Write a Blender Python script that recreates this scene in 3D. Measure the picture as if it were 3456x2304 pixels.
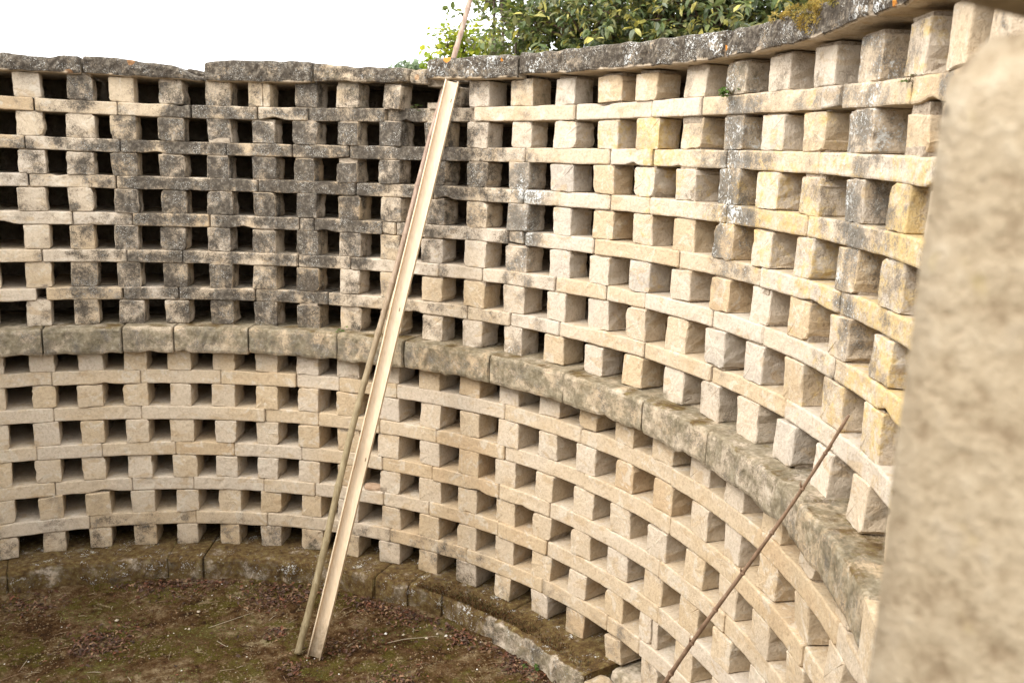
import bpy, math, random
import numpy as np
from mathutils import Matrix, Vector, noise as mnoise

for o in list(bpy.data.objects):
    bpy.data.objects.remove(o, do_unlink=True)
SC = bpy.context.scene
COL = SC.collection
ZO = 2.98                      # the dovecote floor is z = 0, the lens 2.98 m above it

# ------------------------------------------------------------------ camera
cd = bpy.data.cameras.new('camera')
cam = bpy.data.objects.new('camera', cd)
COL.objects.link(cam)
F = Vector((0.55588292, 0.80697915, -0.19944631))
R_ = Vector((0.82662461, -0.56194036, 0.03024545))
U = Vector((0.08766949, 0.18168015, 0.97944187))
m = Matrix((R_, U, -F)).transposed().to_4x4()
m.translation = Vector((0, -3.52046, ZO))
cam.matrix_world = m
cd.sensor_width = 36.0
cd.lens = 31.307
cd.clip_start = 0.05
cd.clip_end = 2000
cd.dof.use_dof = True
cd.dof.focus_distance = 4.3
cd.dof.aperture_fstop = 4.5
SC.camera = cam

# ------------------------------------------------------------------ sky and sun (bright overcast)
SUN_DIR = Vector((-0.75, 0.04, 0.66)).normalized()     # towards the sun
w = bpy.data.worlds.new('World')
SC.world = w
w.use_nodes = True
nt = w.node_tree
nt.nodes.clear()
sky = nt.nodes.new('ShaderNodeTexSky')
sky.sky_type = 'NISHITA'
sky.sun_disc = False
sky.sun_elevation = math.asin(SUN_DIR.z)
sky.sun_rotation = math.atan2(SUN_DIR.x, SUN_DIR.y)
sky.air_density = 1.0
sky.dust_density = 2.0
sky.ozone_density = 0.5
hs = nt.nodes.new('ShaderNodeHueSaturation')            # cloud cover takes the blue out
hs.inputs['Saturation'].default_value = 0.10
bg = nt.nodes.new('ShaderNodeBackground')
bg.inputs['Strength'].default_value = 0.135
out = nt.nodes.new('ShaderNodeOutputWorld')
nt.links.new(sky.outputs[0], hs.inputs['Color'])
cl = nt.nodes.new('ShaderNodeMix')                       # even cloud layer over the clear sky
cl.data_type = 'RGBA'
cl.inputs['Factor'].default_value = 0.8
cl.inputs[7].default_value = (9.6, 9.8, 10.2, 1)
nt.links.new(hs.outputs[0], cl.inputs[6])
nt.links.new(cl.outputs[2], bg.inputs['Color'])
nt.links.new(bg.outputs[0], out.inputs['Surface'])
sl = bpy.data.lights.new('sun', 'SUN')
sl.energy = 1.2
sl.angle = math.radians(30)
sl.color = (1.0, 0.945, 0.89)
so = bpy.data.objects.new('sun', sl)
COL.objects.link(so)
so.rotation_euler = SUN_DIR.to_track_quat('Z', 'Y').to_euler()
so.location = (0, 0, 30)

SC.view_settings.view_transform = 'Standard'
SC.view_settings.look = 'None'
SC.view_settings.gamma = 1.0
SC.view_settings.use_curve_mapping = False
SC.view_settings.exposure = 1.55
SC.render.engine = 'CYCLES'
SC.cycles.use_denoising = True
SC.cycles.max_bounces = 8
SC.cycles.diffuse_bounces = 4

# ------------------------------------------------------------------ helpers
rng = np.random.default_rng(7)
rnd = random.Random(11)


def tag(o, label=None, cat=None, group=None, kind=None):
    if label: o['label'] = label
    if cat: o['category'] = cat
    if group: o['group'] = group
    if kind: o['kind'] = kind
    return o


def empty(name, loc, label=None, cat=None, group=None):
    o = bpy.data.objects.new(name, None)
    o.empty_display_size = 0.2
    COL.objects.link(o)
    o.location = loc
    return tag(o, label, cat, group)


def mk(name, V, faces, mat, parent=None, stain=None, lich=None, smooth=False, origin=None, col=None):
    V = np.asarray(V, dtype=float)
    if origin is None:
        origin = V.mean(0)
    origin = np.asarray(origin, dtype=float)
    me = bpy.data.meshes.new(name)
    me.from_pydata((V - origin).tolist(), [], faces)
    for nm, a in (('stain', stain), ('lich', lich), ('col', col)):
        if a is not None:
            at = me.attributes.new(nm, 'FLOAT_COLOR', 'POINT')
            a = np.asarray(a, dtype=np.float32)
            if a.ndim == 1:
                a = np.tile(a, (len(V), 1))
            at.data.foreach_set('color', a.ravel())
    for mm in (mat if isinstance(mat, (list, tuple)) else [mat]):
        me.materials.append(mm)
    if smooth:
        me.polygons.foreach_set('use_smooth', [True] * len(me.polygons))
    me.update()
    o = bpy.data.objects.new(name, me)
    COL.objects.link(o)
    o.location = origin
    if parent is not None:
        o.parent = parent
        o.location = Vector(origin) - parent.location
    return o


class NB:
    """small node builder"""
    def __init__(self, name):
        self.m = bpy.data.materials.new(name)
        self.m.use_nodes = True
        self.t = self.m.node_tree
        self.t.nodes.clear()
        self.out = self.t.nodes.new('ShaderNodeOutputMaterial')
        self.pos = self.t.nodes.new('ShaderNodeNewGeometry').outputs['Position']

    def _set(self, sock, v):
        if hasattr(v, 'is_output'):
            self.t.links.new(v, sock)
        elif isinstance(v, (tuple, list)):
            sock.default_value = (*v, 1.0) if len(v) == 3 and len(sock.default_value) == 4 else v
        else:
            sock.default_value = v

    def noise(self, scale, detail=3, rough=0.55, vec=None, dist=0.0):
        n = self.t.nodes.new('ShaderNodeTexNoise')
        self._set(n.inputs['Vector'], vec or self.pos)
        n.inputs['Scale'].default_value = scale
        n.inputs['Detail'].default_value = detail
        n.inputs['Roughness'].default_value = rough
        n.inputs['Distortion'].default_value = dist
        return n.outputs[0]

    def voro(self, scale, vec=None, feature='F1'):
        n = self.t.nodes.new('ShaderNodeTexVoronoi')
        n.feature = feature
        self._set(n.inputs['Vector'], vec or self.pos)
        n.inputs['Scale'].default_value = scale
        return n.outputs['Distance'], n.outputs['Color']

    def math(self, op, a, b=0.0, clamp=False):
        n = self.t.nodes.new('ShaderNodeMath')
        n.operation = op
        n.use_clamp = clamp
        self._set(n.inputs[0], a)
        self._set(n.inputs[1], b)
        return n.outputs[0]

    def mapr(self, v, a, b, c=0.0, d=1.0):
        n = self.t.nodes.new('ShaderNodeMapRange')
        n.interpolation_type = 'SMOOTHSTEP'
        self._set(n.inputs[0], v)
        for i, x in enumerate((a, b, c, d)):
            self._set(n.inputs[i + 1], x)
        return n.outputs[0]

    def mix(self, f, a, b, mode='MIX'):
        n = self.t.nodes.new('ShaderNodeMix')
        n.data_type = 'RGBA'
        n.blend_type = mode
        self._set(n.inputs['Factor'], f)
        self._set(n.inputs[6], a)
        self._set(n.inputs[7], b)
        return n.outputs[2]

    def ramp(self, f, stops):
        n = self.t.nodes.new('ShaderNodeValToRGB')
        e = n.color_ramp.elements
        while len(e) > 1:
            e.remove(e[-1])
        e[0].position, e[0].color = stops[0][0], (*stops[0][1], 1)
        for p, c in stops[1:]:
            k = e.new(p)
            k.color = (*c, 1)
        self._set(n.inputs[0], f)
        return n.outputs[0]

    def attr(self, name):
        n = self.t.nodes.new('ShaderNodeAttribute')
        n.attribute_name = name
        s = self.t.nodes.new('ShaderNodeSeparateColor')
        self.t.links.new(n.outputs['Color'], s.inputs[0])
        return n.outputs['Color'], s.outputs[0], s.outputs[1], s.outputs[2], n.outputs['Alpha']

    def scaled(self, sx, sy, sz):
        n = self.t.nodes.new('ShaderNodeMapping')
        self._set(n.inputs['Vector'], self.pos)
        n.inputs['Scale'].default_value = (sx, sy, sz)
        return n.outputs[0]

    def finish(self, color, rough=0.9, bump=None, strength=0.4, dist=0.01, spec=0.2, transl=None):
        p = self.t.nodes.new('ShaderNodeBsdfPrincipled')
        self._set(p.inputs['Base Color'], color)
        self._set(p.inputs['Roughness'], rough)
        p.inputs['Specular IOR Level'].default_value = spec
        nrm = None
        if bump is not None:
            b = self.t.nodes.new('ShaderNodeBump')
            b.inputs['Strength'].default_value = strength
            b.inputs['Distance'].default_value = dist
            self._set(b.inputs['Height'], bump)
            self.t.links.new(b.outputs[0], p.inputs['Normal'])
        sh = p.outputs[0]
        if transl is not None:
            tr = self.t.nodes.new('ShaderNodeBsdfTranslucent')
            self._set(tr.inputs['Color'], color)
            mx = self.t.nodes.new('ShaderNodeMixShader')
            mx.inputs[0].default_value = transl
            self.t.links.new(sh, mx.inputs[1])
            self.t.links.new(tr.outputs[0], mx.inputs[2])
            sh = mx.outputs[0]
        self.t.links.new(sh, self.out.inputs[0])
        return self.m


def stone_material(name, stops, rough_amp=1.0):
    """weathered limestone: stain = (dark crust, yellow lichen, moss, tint), lich = (white, orange, brown moss)"""
    b = NB(name)
    _, dk, ye, mo, ti = b.attr('stain')
    _, wh, orr, br, gy = b.attr('lich')
    big = b.noise(2.3, 2, 0.6)
    mid = b.noise(13, 3, 0.65)
    fin = b.noise(60, 3, 0.7)
    spk = b.noise(170, 1, 0.6)
    t = b.math('ADD', b.math('MULTIPLY', ti, 0.75), b.math('MULTIPLY', b.math('SUBTRACT', big, 0.36), 0.75), True)
    c = b.ramp(t, stops)
    # veins of paler mortar wash and warmer patches
    c = b.mix(b.mapr(b.noise(9.5, 4, 0.7, dist=0.8), 0.54, 0.62, 0, 0.6), c, (0.575, 0.505, 0.395))
    c = b.mix(b.mapr(b.noise(7, 4, 0.6, vec=b.scaled(1, 1, 1.8), dist=0.6), 0.54, 0.66, 0, 0.62), c, (0.445, 0.325, 0.19))
    c = b.mix(1.0, c, b.ramp(fin, [(0.25, (0.72, 0.70, 0.68)), (0.5, (0.97, 0.97, 0.97)), (0.8, (1.12, 1.12, 1.12))]), 'MULTIPLY')
    # small pits
    vd, vc = b.voro(48)
    pit = b.math('MULTIPLY', b.mapr(vd, 0.05, 0.16, 1, 0), b.mapr(b.noise(9, 2), 0.52, 0.62))
    c = b.mix(b.math('MULTIPLY', pit, 0.55), c, (0.12, 0.085, 0.055))
    # yellow lichen
    ny = b.math('ADD', b.math('MULTIPLY', b.noise(20, 3, 0.7), 0.7), b.math('MULTIPLY', big, 0.5))
    my = b.mapr(b.math('ADD', ny, b.math('MULTIPLY', ye, 0.42)), 0.80, 0.98, 0, 0.74)
    c = b.mix(my, c, b.ramp(fin, [(0.3, (0.46, 0.30, 0.085)), (0.7, (0.58, 0.43, 0.18))]))
    # dark crust
    nd = b.math('ADD', b.math('MULTIPLY', b.noise(17, 3, 0.72), 0.62), b.math('MULTIPLY', fin, 0.5))
    nd = b.math('ADD', nd, b.math('MULTIPLY', b.math('SUBTRACT', b.noise(7.5, 2, 0.5), 0.5), 0.85))
    nd = b.math('ADD', nd, b.math('MULTIPLY', b.math('SUBTRACT', spk, 0.5), 0.45))
    nd = b.math('ADD', nd, b.math('MULTIPLY', dk, 0.56))
    c = b.mix(b.math('MULTIPLY', b.mapr(nd, 0.62, 0.88, 0, 0.75), b.mapr(dk, 0.03, 0.2)), c, (0.235, 0.18, 0.12))
    md = b.math('MULTIPLY', b.mapr(nd, 0.74, 1.0, 0, 0.92), b.mapr(dk, 0.0, 0.28))
    crust = b.ramp(b.noise(38, 2, 0.75), [(0.3, (0.018, 0.014, 0.011)), (0.5, (0.048, 0.039, 0.030)), (0.72, (0.17, 0.145, 0.11))])
    crust = b.mix(b.math('MULTIPLY', b.math('SUBTRACT', 1.0, gy), 0.8), crust, b.ramp(fin, [(0.3, (0.10, 0.088, 0.07)), (0.7, (0.31, 0.28, 0.23))]))
    c = b.mix(md, c, crust)
    # pale grey lichen specks that live on the crust
    sp = b.math('MULTIPLY', b.mapr(spk, 0.58, 0.66), b.mapr(b.noise(11, 3), 0.45, 0.62))
    c = b.mix(b.math('MULTIPLY', b.math('MULTIPLY', sp, md), 0.8), c, (0.52, 0.50, 0.44))
    # green-grey film
    mm = b.mapr(b.math('ADD', b.math('ADD', b.math('MULTIPLY', b.noise(9, 3, 0.7), 0.8), b.math('MULTIPLY', fin, 0.35)), b.math('MULTIPLY', mo, 0.6)), 0.80, 1.05, 0, 0.85)
    c = b.mix(mm, c, b.ramp(b.noise(26, 2, 0.7), [(0.3, (0.095, 0.075, 0.042)), (0.55, (0.205, 0.170, 0.108)), (0.75, (0.33, 0.285, 0.20))]))
    # brown moss
    mb = b.mapr(b.math('ADD', b.math('ADD', b.math('MULTIPLY', b.noise(6.5, 2, 0.7), 0.8), b.math('MULTIPLY', fin, 0.3)), b.math('MULTIPLY', br, 0.65)), 0.80, 0.98, 0, 0.97)
    c = b.mix(mb, c, b.ramp(b.noise(30, 3, 0.75), [(0.3, (0.034, 0.019, 0.007)), (0.5, (0.095, 0.056, 0.020)), (0.62, (0.135, 0.098, 0.034)), (0.78, (0.26, 0.205, 0.12))]))
    # white lichen patches
    nw = b.math('ADD', b.math('MULTIPLY', b.noise(85, 3, 0.75), 0.75), b.math('MULTIPLY', mid, 0.5))
    mw = b.mapr(b.math('ADD', nw, b.math('MULTIPLY', wh, 0.30)), 0.80, 0.86, 0, 0.85)
    mw = b.math('MULTIPLY', b.math('MULTIPLY', mw, b.mapr(wh, 0.02, 0.2)), b.mapr(b.noise(5.2, 2), 0.44, 0.60))
    c = b.mix(mw, c, (0.60, 0.60, 0.56))
    # orange rosettes
    vd2, vc2 = b.voro(8.0, vec=None)
    sv = b.t.nodes.new('ShaderNodeSeparateColor')
    b.t.links.new(vc2, sv.inputs[0])
    rad = b.math('ADD', b.math('MULTIPLY', sv.outputs[1], 0.24), b.math('MULTIPLY', b.math('SUBTRACT', b.noise(40, 2), 0.5), 0.12))
    mo2 = b.math('MULTIPLY', b.math('LESS_THAN', vd2, rad), b.math('GREATER_THAN', sv.outputs[0], 0.42))
    c = b.mix(b.math('MULTIPLY', b.math('MULTIPLY', mo2, orr), 0.9), c, (0.52, 0.20, 0.03))
    hgt = b.math('ADD', b.math('ADD', b.math('MULTIPLY', mid, 0.55), b.math('MULTIPLY', fin, 0.7)), b.math('MULTIPLY', spk, 0.22))
    return b.finish(c, 0.93, hgt, 0.55 * rough_amp, 0.012, 0.12)


M = {}
M['stone'] = stone_material('limestone', [(0.0, (0.46, 0.325, 0.19)), (0.22, (0.50, 0.385, 0.245)), (0.5, (0.525, 0.428, 0.308)), (0.8, (0.53, 0.452, 0.355)), (1.0, (0.40, 0.350, 0.285))])
b = NB('pier_limestone')
n1 = b.noise(38, 5, 0.75); n2 = b.noise(55, 3, 0.7); n3 = b.noise(5, 3, 0.6, vec=b.scaled(1, 1, 2.2))
c = b.ramp(b.math('ADD', b.math('MULTIPLY', n1, 0.6), b.math('MULTIPLY', n3, 0.4)), [(0.38, (0.20, 0.145, 0.088)), (0.46, (0.30, 0.235, 0.152)), (0.54, (0.35, 0.28, 0.188)), (0.64, (0.42, 0.35, 0.25))])
vd, vc = b.voro(30)
sv = b.t.nodes.new('ShaderNodeSeparateColor'); b.t.links.new(vc, sv.inputs[0])
pit = b.math('MULTIPLY', b.mapr(vd, 0.10, 0.26, 1, 0), b.math('GREATER_THAN', sv.outputs[0], 0.60))
c = b.mix(b.math('MULTIPLY', pit, 0.8), c, (0.10, 0.072, 0.05))
c = b.mix(b.math('MULTIPLY', b.mapr(b.noise(13, 3, 0.7), 0.60, 0.72), 0.4), c, (0.36, 0.28, 0.12))
c = b.mix(b.math('MULTIPLY', b.mapr(b.noise(19, 3, 0.7), 0.62, 0.70), 0.3), c, (0.25, 0.20, 0.14))
h = b.math('SUBTRACT', b.math('ADD', n1, b.math('MULTIPLY', n2, 0.4)), b.math('MULTIPLY', pit, 0.6))
M['pier'] = b.finish(c, 0.93, h, 0.6, 0.016, 0.1)
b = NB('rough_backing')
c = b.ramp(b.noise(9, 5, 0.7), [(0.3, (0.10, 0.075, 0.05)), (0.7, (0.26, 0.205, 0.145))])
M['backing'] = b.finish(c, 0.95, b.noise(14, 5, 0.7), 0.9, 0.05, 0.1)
b = NB('mortar')
c = b.ramp(b.noise(40, 5, 0.7), [(0.3, (0.28, 0.215, 0.15)), (0.7, (0.52, 0.43, 0.32))])
M['mortar'] = b.finish(c, 0.95, b.noise(70, 4, 0.7), 0.9, 0.02, 0.1)

# soil with moss
b = NB('mossy_soil')
n1 = b.noise(3.2, 5, 0.7)
n2 = b.noise(17, 6, 0.75, vec=b.scaled(1, 1, 1))
n3 = b.noise(75, 4, 0.75)
c = b.ramp(b.math('ADD', b.math('MULTIPLY', n1, 0.5), b.math('MULTIPLY', n2, 0.52)),
           [(0.40, (0.024, 0.011, 0.004)), (0.46, (0.056, 0.027, 0.009)), (0.51, (0.092, 0.051, 0.020)), (0.56, (0.150, 0.098, 0.047)), (0.63, (0.26, 0.195, 0.11))])
moss = b.math('MULTIPLY', b.mapr(b.noise(2.6, 4, 0.7), 0.47, 0.57), b.mapr(n2, 0.36, 0.52))
c = b.mix(b.math('MULTIPLY', moss, 0.8), c, b.ramp(n3, [(0.3, (0.036, 0.030, 0.004)), (0.55, (0.085, 0.072, 0.010)), (0.75, (0.15, 0.13, 0.025))]))
c = b.mix(b.mapr(b.noise(2.6, 3, 0.6, dist=0.4), 0.56, 0.68, 0, 0.6), c, b.ramp(n3, [(0.3, (0.035, 0.016, 0.006)), (0.7, (0.12, 0.062, 0.028))]))
c = b.mix(b.mapr(b.noise(4.4, 5, 0.75, dist=0.5), 0.60, 0.66, 0, 0.7), c, b.ramp(n3, [(0.3, (0.20, 0.15, 0.075)), (0.7, (0.40, 0.33, 0.19))]))
c = b.mix(b.mapr(n3, 0.62, 0.72, 0, 0.6), c, (0.34, 0.28, 0.19))
M['soil'] = b.finish(c, 0.95, b.math('ADD', n2, b.math('MULTIPLY', n3, 0.6)), 0.9, 0.03, 0.1)
b = NB('field_grass')
c = b.ramp(b.noise(1.3, 6, 0.7), [(0.3, (0.05, 0.06, 0.02)), (0.7, (0.14, 0.13, 0.05))])
M['ground'] = b.finish(c, 0.95, b.noise(9, 5), 0.6, 0.05, 0.1)


def col_material(name, rough, spec=0.3, transl=None, grain=60, amt=0.35):
    b = NB(name)
    cc = b.attr('col')[0]
    n = b.noise(grain, 4, 0.65)
    cc = b.mix(1.0, cc, b.ramp(n, [(0.25, (1 - amt,) * 3), (0.75, (1 + amt * 0.6,) * 3)]), 'MULTIPLY')
    return b.finish(cc, rough, n, 0.25, 0.004, spec, transl)


M['leaf'] = col_material('leaf', 0.42, 0.45, 0.40, 30, 0.15)
M['softleaf'] = col_material('soft_leaf', 0.55, 0.3, 0.5, 30, 0.12)
M['litter'] = col_material('litter', 0.8, 0.2, None, 40, 0.3)
M['bark'] = col_material('bark', 0.9, 0.1, None, 35, 0.4)
M['pebble'] = col_material('pebble', 0.9, 0.15, None, 80, 0.25)

# ------------------------------------------------------------------ measured layout
RU, RL = 3.20, 3.165
TH = [[0.234,0.331,0.409,0.505,0.601,0.689,0.789,0.881,0.983,1.083,1.181,1.283,1.385,1.49,1.576,1.687,1.783,1.882,1.983,2.08,2.191,2.292],
[0.235,0.327,0.409,0.504,0.601,0.697,0.787,0.883,0.977,1.083,1.181,1.284,1.387,1.49,1.583,1.684,1.784,1.877,1.974,2.082,2.206,2.291],
[0.234,0.323,0.407,0.502,0.596,0.695,0.783,0.88,0.977,1.082,1.181,1.28,1.383,1.484,1.582,1.683,1.782,1.878,1.979,2.082,2.191,2.291],
[0.228,0.319,0.408,0.503,0.599,0.694,0.789,0.883,0.982,1.083,1.182,1.282,1.386,1.485,1.583,1.683,1.781,1.874,1.979,2.085,2.197,2.291],
[0.232,0.317,0.403,0.497,0.595,0.692,0.787,0.884,0.979,1.077,1.181,1.279,1.386,1.485,1.582,1.686,1.783,1.879,1.98,2.085,2.191,2.291],
[0.23,0.316,0.404,0.499,0.596,0.691,0.788,0.885,0.981,1.079,1.181,1.278,1.383,1.484,1.581,1.682,1.781,1.878,1.979,2.08,2.188,2.29],
[0.225,0.316,0.406,0.5,0.596,0.691,0.788,0.884,0.981,1.08,1.179,1.277,1.382,1.483,1.582,1.683,1.778,1.875,1.977,2.075,2.179,2.29],
[0.224,0.319,0.41,0.502,0.598,0.693,0.789,0.883,0.982,1.082,1.182,1.28,1.383,1.484,1.582,1.683,1.782,1.879,1.98,2.082,2.191,2.291],
[0.223,0.315,0.406,0.501,0.596,0.693,0.79,0.883,0.983,1.085,1.185,1.283,1.386,1.486,1.588,1.69,1.792,1.879,1.98,2.082,2.192,2.292],
[0.223,0.314,0.407,0.502,0.599,0.693,0.79,0.883,0.982,1.084,1.184,1.279,1.381,1.484,1.583,1.684,1.787,1.879,1.98,2.082,2.191,2.291],
[0.222,0.312,0.407,0.504,0.598,0.692,0.789,0.883,0.985,1.086,1.183,1.281,1.378,1.482,1.581,1.678,1.78,1.878,1.979,2.081,2.191,2.291],
[0.222,0.316,0.41,0.507,0.601,0.697,0.793,0.883,0.989,1.085,1.182,1.281,1.381,1.479,1.578,1.673,1.775,1.879,1.98,2.082,2.191,2.291],
[0.223,0.317,0.411,0.503,0.599,0.695,0.793,0.883,0.986,1.083,1.184,1.28,1.379,1.475,1.583,1.684,1.783,1.879,1.98,2.082,2.191,2.291]]
ZP = [[-0.0326,-0.0088,0.0294,0.3829],[-0.0446,-0.017,0.0335,0.1486],[-0.02,-0.012,0.02,-0.094],[-0.02,-0.012,0.012,-0.334],
[-0.0234,-0.0097,0.0192,-0.5882],[-0.0182,-0.0107,0.0159,-0.8289],[0.0018,-0.019,-0.0067,-1.0991],[-0.01,-0.012,0.005,-1.422],
[-0.0398,-0.0236,0.0092,-1.677],[-0.0262,-0.0006,0.011,-1.9512],[-0.0256,-0.0231,0.0024,-2.2067],[-0.013,-0.0177,0.0006,-2.4664],[-0.0079,-0.0029,0.0107,-2.7262]]
J = {0:[0.245,0.4,0.545,0.685,0.794,0.965,1.171,1.409,1.591,1.708,1.988,2.03,2.186],1:[0.223,0.401,0.615,0.759,0.884,1.08,1.294,1.497,1.598,1.772,1.992,2.226],
2:[0.225,0.389,0.682,0.899,1.079,1.293,1.501,1.599,1.784,1.979,2.081],3:[0.301,0.417,0.576,0.772,0.804,0.96,0.992,1.26,1.296,1.467,1.676,1.877,2.075,2.191],
4:[0.239,0.402,0.516,0.767,0.886,1.095,1.2,1.379,1.504,1.599,1.77,1.898,2.08],5:[0.224,0.24,0.39,0.505,0.669,0.833,0.974,1.165,1.271,1.395,1.607,1.777,1.964,2.097],
6:[0.232,0.391,0.499,0.664,0.872,1.035,1.252,1.446,1.657,1.833,2.106],7:[0.241,0.419,0.591,0.762,0.863,1.003,1.273,1.47,1.71,1.96,2.19],
8:[0.24,0.417,0.689,0.814,0.961,1.102,1.275,1.484,1.716,1.893,2.10],9:[0.202,0.331,0.486,0.616,0.772,0.967,1.092,1.265,1.399,1.697,1.88,2.09],
10:[0.232,0.389,0.522,0.682,0.803,0.97,1.085,1.265,1.394,1.699,1.79,2.0],11:[0.05,0.296,0.524,0.688,0.987,1.185,1.387,1.564,1.656,1.88,2.08]}
BENCH = [-0.16, 0.13, 0.475, 0.557, 0.99, 1.079, 1.17, 1.327, 1.595]
COPING = [
('A', 3.15, .82, [(-0.02,0.565),(0.06,0.55),(0.13,0.562),(0.194,0.559),(0.223,0.556),(0.274,0.548),(0.303,0.57),(0.337,0.565)], [(-0.02,0.452),(0.191,0.456),(0.272,0.46),(0.337,0.462)]),
('B', 3.15, .82, [(0.341,0.568),(0.401,0.575),(0.436,0.562),(0.467,0.546),(0.496,0.546),(0.523,0.535),(0.552,0.485),(0.575,0.463)], [(0.341,0.463),(0.443,0.457),(0.575,0.448)]),
('C', 3.15, .82, [(0.579,0.562),(0.605,0.579),(0.701,0.585),(0.723,0.586),(0.796,0.585),(0.81,0.581)], [(0.579,0.445),(0.699,0.451),(0.81,0.456)]),
('D', 3.15, .82, [(0.813,0.574),(0.846,0.564),(0.887,0.557),(0.902,0.55),(0.935,0.557),(0.961,0.549),(0.987,0.545),(1.026,0.537)], [(0.813,0.457),(0.897,0.459),(0.974,0.453),(1.026,0.452)]),
('E', 3.155, .80, [(1.03,0.515),(1.045,0.529),(1.072,0.53)], [(1.03,0.445),(1.072,0.438)]),
('F', 3.12, .10, [(1.077,0.585),(1.11,0.596),(1.187,0.597),(1.241,0.594),(1.289,0.589)], [(1.077,0.471),(1.188,0.466),(1.289,0.463)]),
('G', 3.12, .85, [(1.294,0.597),(1.348,0.598),(1.421,0.602),(1.456,0.603),(1.537,0.601),(1.618,0.598),(1.699,0.596),(1.753,0.592),(1.779,0.59)], [(1.294,0.479),(1.459,0.475),(1.595,0.473),(1.73,0.467),(1.779,0.467)]),
('H', 3.12, .85, [(1.785,0.565),(1.807,0.587),(1.886,0.577),(1.926,0.59),(2.01,0.591),(2.12,0.60)], [(1.785,0.469),(1.914,0.468),(2.04,0.478),(2.071,0.488),(2.12,0.492)]),
('J', 3.32, .60, [(0.528,0.535),(0.55,0.53),(0.577,0.518)], [(0.528,0.462),(0.577,0.458)]),
('I', 3.13, .85, [(2.125,0.60),(2.25,0.59),(2.42,0.60)], [(2.125,0.49),(2.25,0.495),(2.42,0.49)]),
]
DARK = ["060562634514011162252", "344754879830011170171", "327788887767000271262", "237777763728000060172", "145746853305000010042",
        "066575732101000000020", "255567632324110040000", "000000000000000000000", "000000000000000000000", "000000000000000000000",
        "000000000000000000000", "111100011111000000000", "333333332332222222222"]
YELL = ["000000020000012000005", "303004000003255334433", "210000100000014365637", "010000000002023254545", "001000010000012243446",
        "000000000000000000346", "000000000000000000002"] + ["0" * 21] * 6


def zrow(r, t):
    return float(np.polyval(ZP[r], min(max(t, 0.15), 2.25) - 1.2)) + ZO


def thick(i):
    return 0.084 if i < 6 else 0.097


def slab_z(i, t):
    """(bottom, top) of the slab course under block row i; 6 is the big ledge"""
    if i == 6:
        return zrow(7, t) + 0.064, zrow(6, t) - 0.079
    mz = (zrow(i, t) + zrow(i + 1, t)) / 2
    return mz - thick(i) / 2, mz + thick(i) / 2


def P3(t, r, z):
    return (r * math.sin(t), r * math.cos(t), z)


def tab(T, r, k):
    k = min(max(k, 0), 20)
    a = int(math.floor(k)); bb = min(a + 1, 20); f = k - a
    return (float(T[r][a]) * (1 - f) + float(T[r][bb]) * f) / 9.0


WALL = empty('dovecote_wall', (0, 0, 0), 'round roofless dovecote wall of pale limestone blocks laid as an open checker lattice', 'stone wall')

# ------------------------------------------------------------------ blocks


def block_shape(w, h, depth, chip, g):
    cs = np.array([[-w/2, -h/2], [w/2, -h/2], [w/2, h/2], [-w/2, h/2]]) + g.normal(0, 0.0028, (4, 2))
    pts = []
    for i in range(4):
        c = cs[i]; p = cs[(i-1) % 4]; n = cs[(i+1) % 4]
        rc = g.uniform(0.003, 0.009)
        if g.random() < chip:
            rc = g.uniform(0.012, 0.036)
        dp = (p - c) / np.linalg.norm(p - c); dn = (n - c) / np.linalg.norm(n - c)
        a = c + dp * rc * g.uniform(.8, 1.3); e = c + dn * rc * g.uniform(.8, 1.3); mi = c + (dp + dn) * rc * .32
        pts += [a, mi, e]
        c2 = cs[(i+1) % 4]
        for f in (0.3, 0.52, 0.75):
            pts.append(c + (c2 - c) * f + g.normal(0, 0.0018, 2))
    pts = np.array(pts)
    n = len(pts)
    rings = [(0.0, 0.005), (0.002, 0.0016), (0.006, 0.0), (0.05, 0.0), (depth * .8, -0.002), (depth, 0.004)]
    V = []
    tilt = g.normal(0, 0.03, 2)
    for q, (d, ins) in enumerate(rings):
        s = np.maximum(0.05, 1 - ins / np.maximum(np.linalg.norm(pts, axis=1), 0.02))
        pp = pts * s[:, None]
        if q >= 3:
            pp = pp + g.normal(0, 0.0022, pp.shape)
        nn = d + (pp @ tilt) * (1 if q < 3 else 0) + g.normal(0, 0.0012, n) * (q < 3)
        V.append(np.column_stack([pp, nn]))
    V = np.vstack(V + [np.array([[g.normal(0, .01), g.normal(0, .01), -0.0015]])])
    fs = []
    for q in range(len(rings) - 1):
        for i in range(n):
            a = q*n+i; bq = q*n+(i+1) % n
            fs.append((a, bq, bq+n, a+n))
    ce = len(V) - 1
    for i in range(n):
        fs.append((ce, (i+1) % n, i))
    fs.append(tuple(range(5*n, 6*n)))
    return V, fs


def to_world(V, t, r0, zc, roll=0.0, yaw=0.0):
    u, v, n = V[:, 0].copy(), V[:, 1].copy(), V[:, 2].copy()
    cr, sr = math.cos(roll), math.sin(roll)
    u, v = u * cr - v * sr, u * sr + v * cr
    n2 = n + u * math.sin(yaw)
    rad = np.array([math.sin(t), math.cos(t)]); tan = np.array([math.cos(t), -math.sin(t)])
    x = (r0 + n2) * rad[0] + u * tan[0]
    y = (r0 + n2) * rad[1] + u * tan[1]
    return np.column_stack([x, y, zc + v])


mortarV, mortarF = [], []


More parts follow.
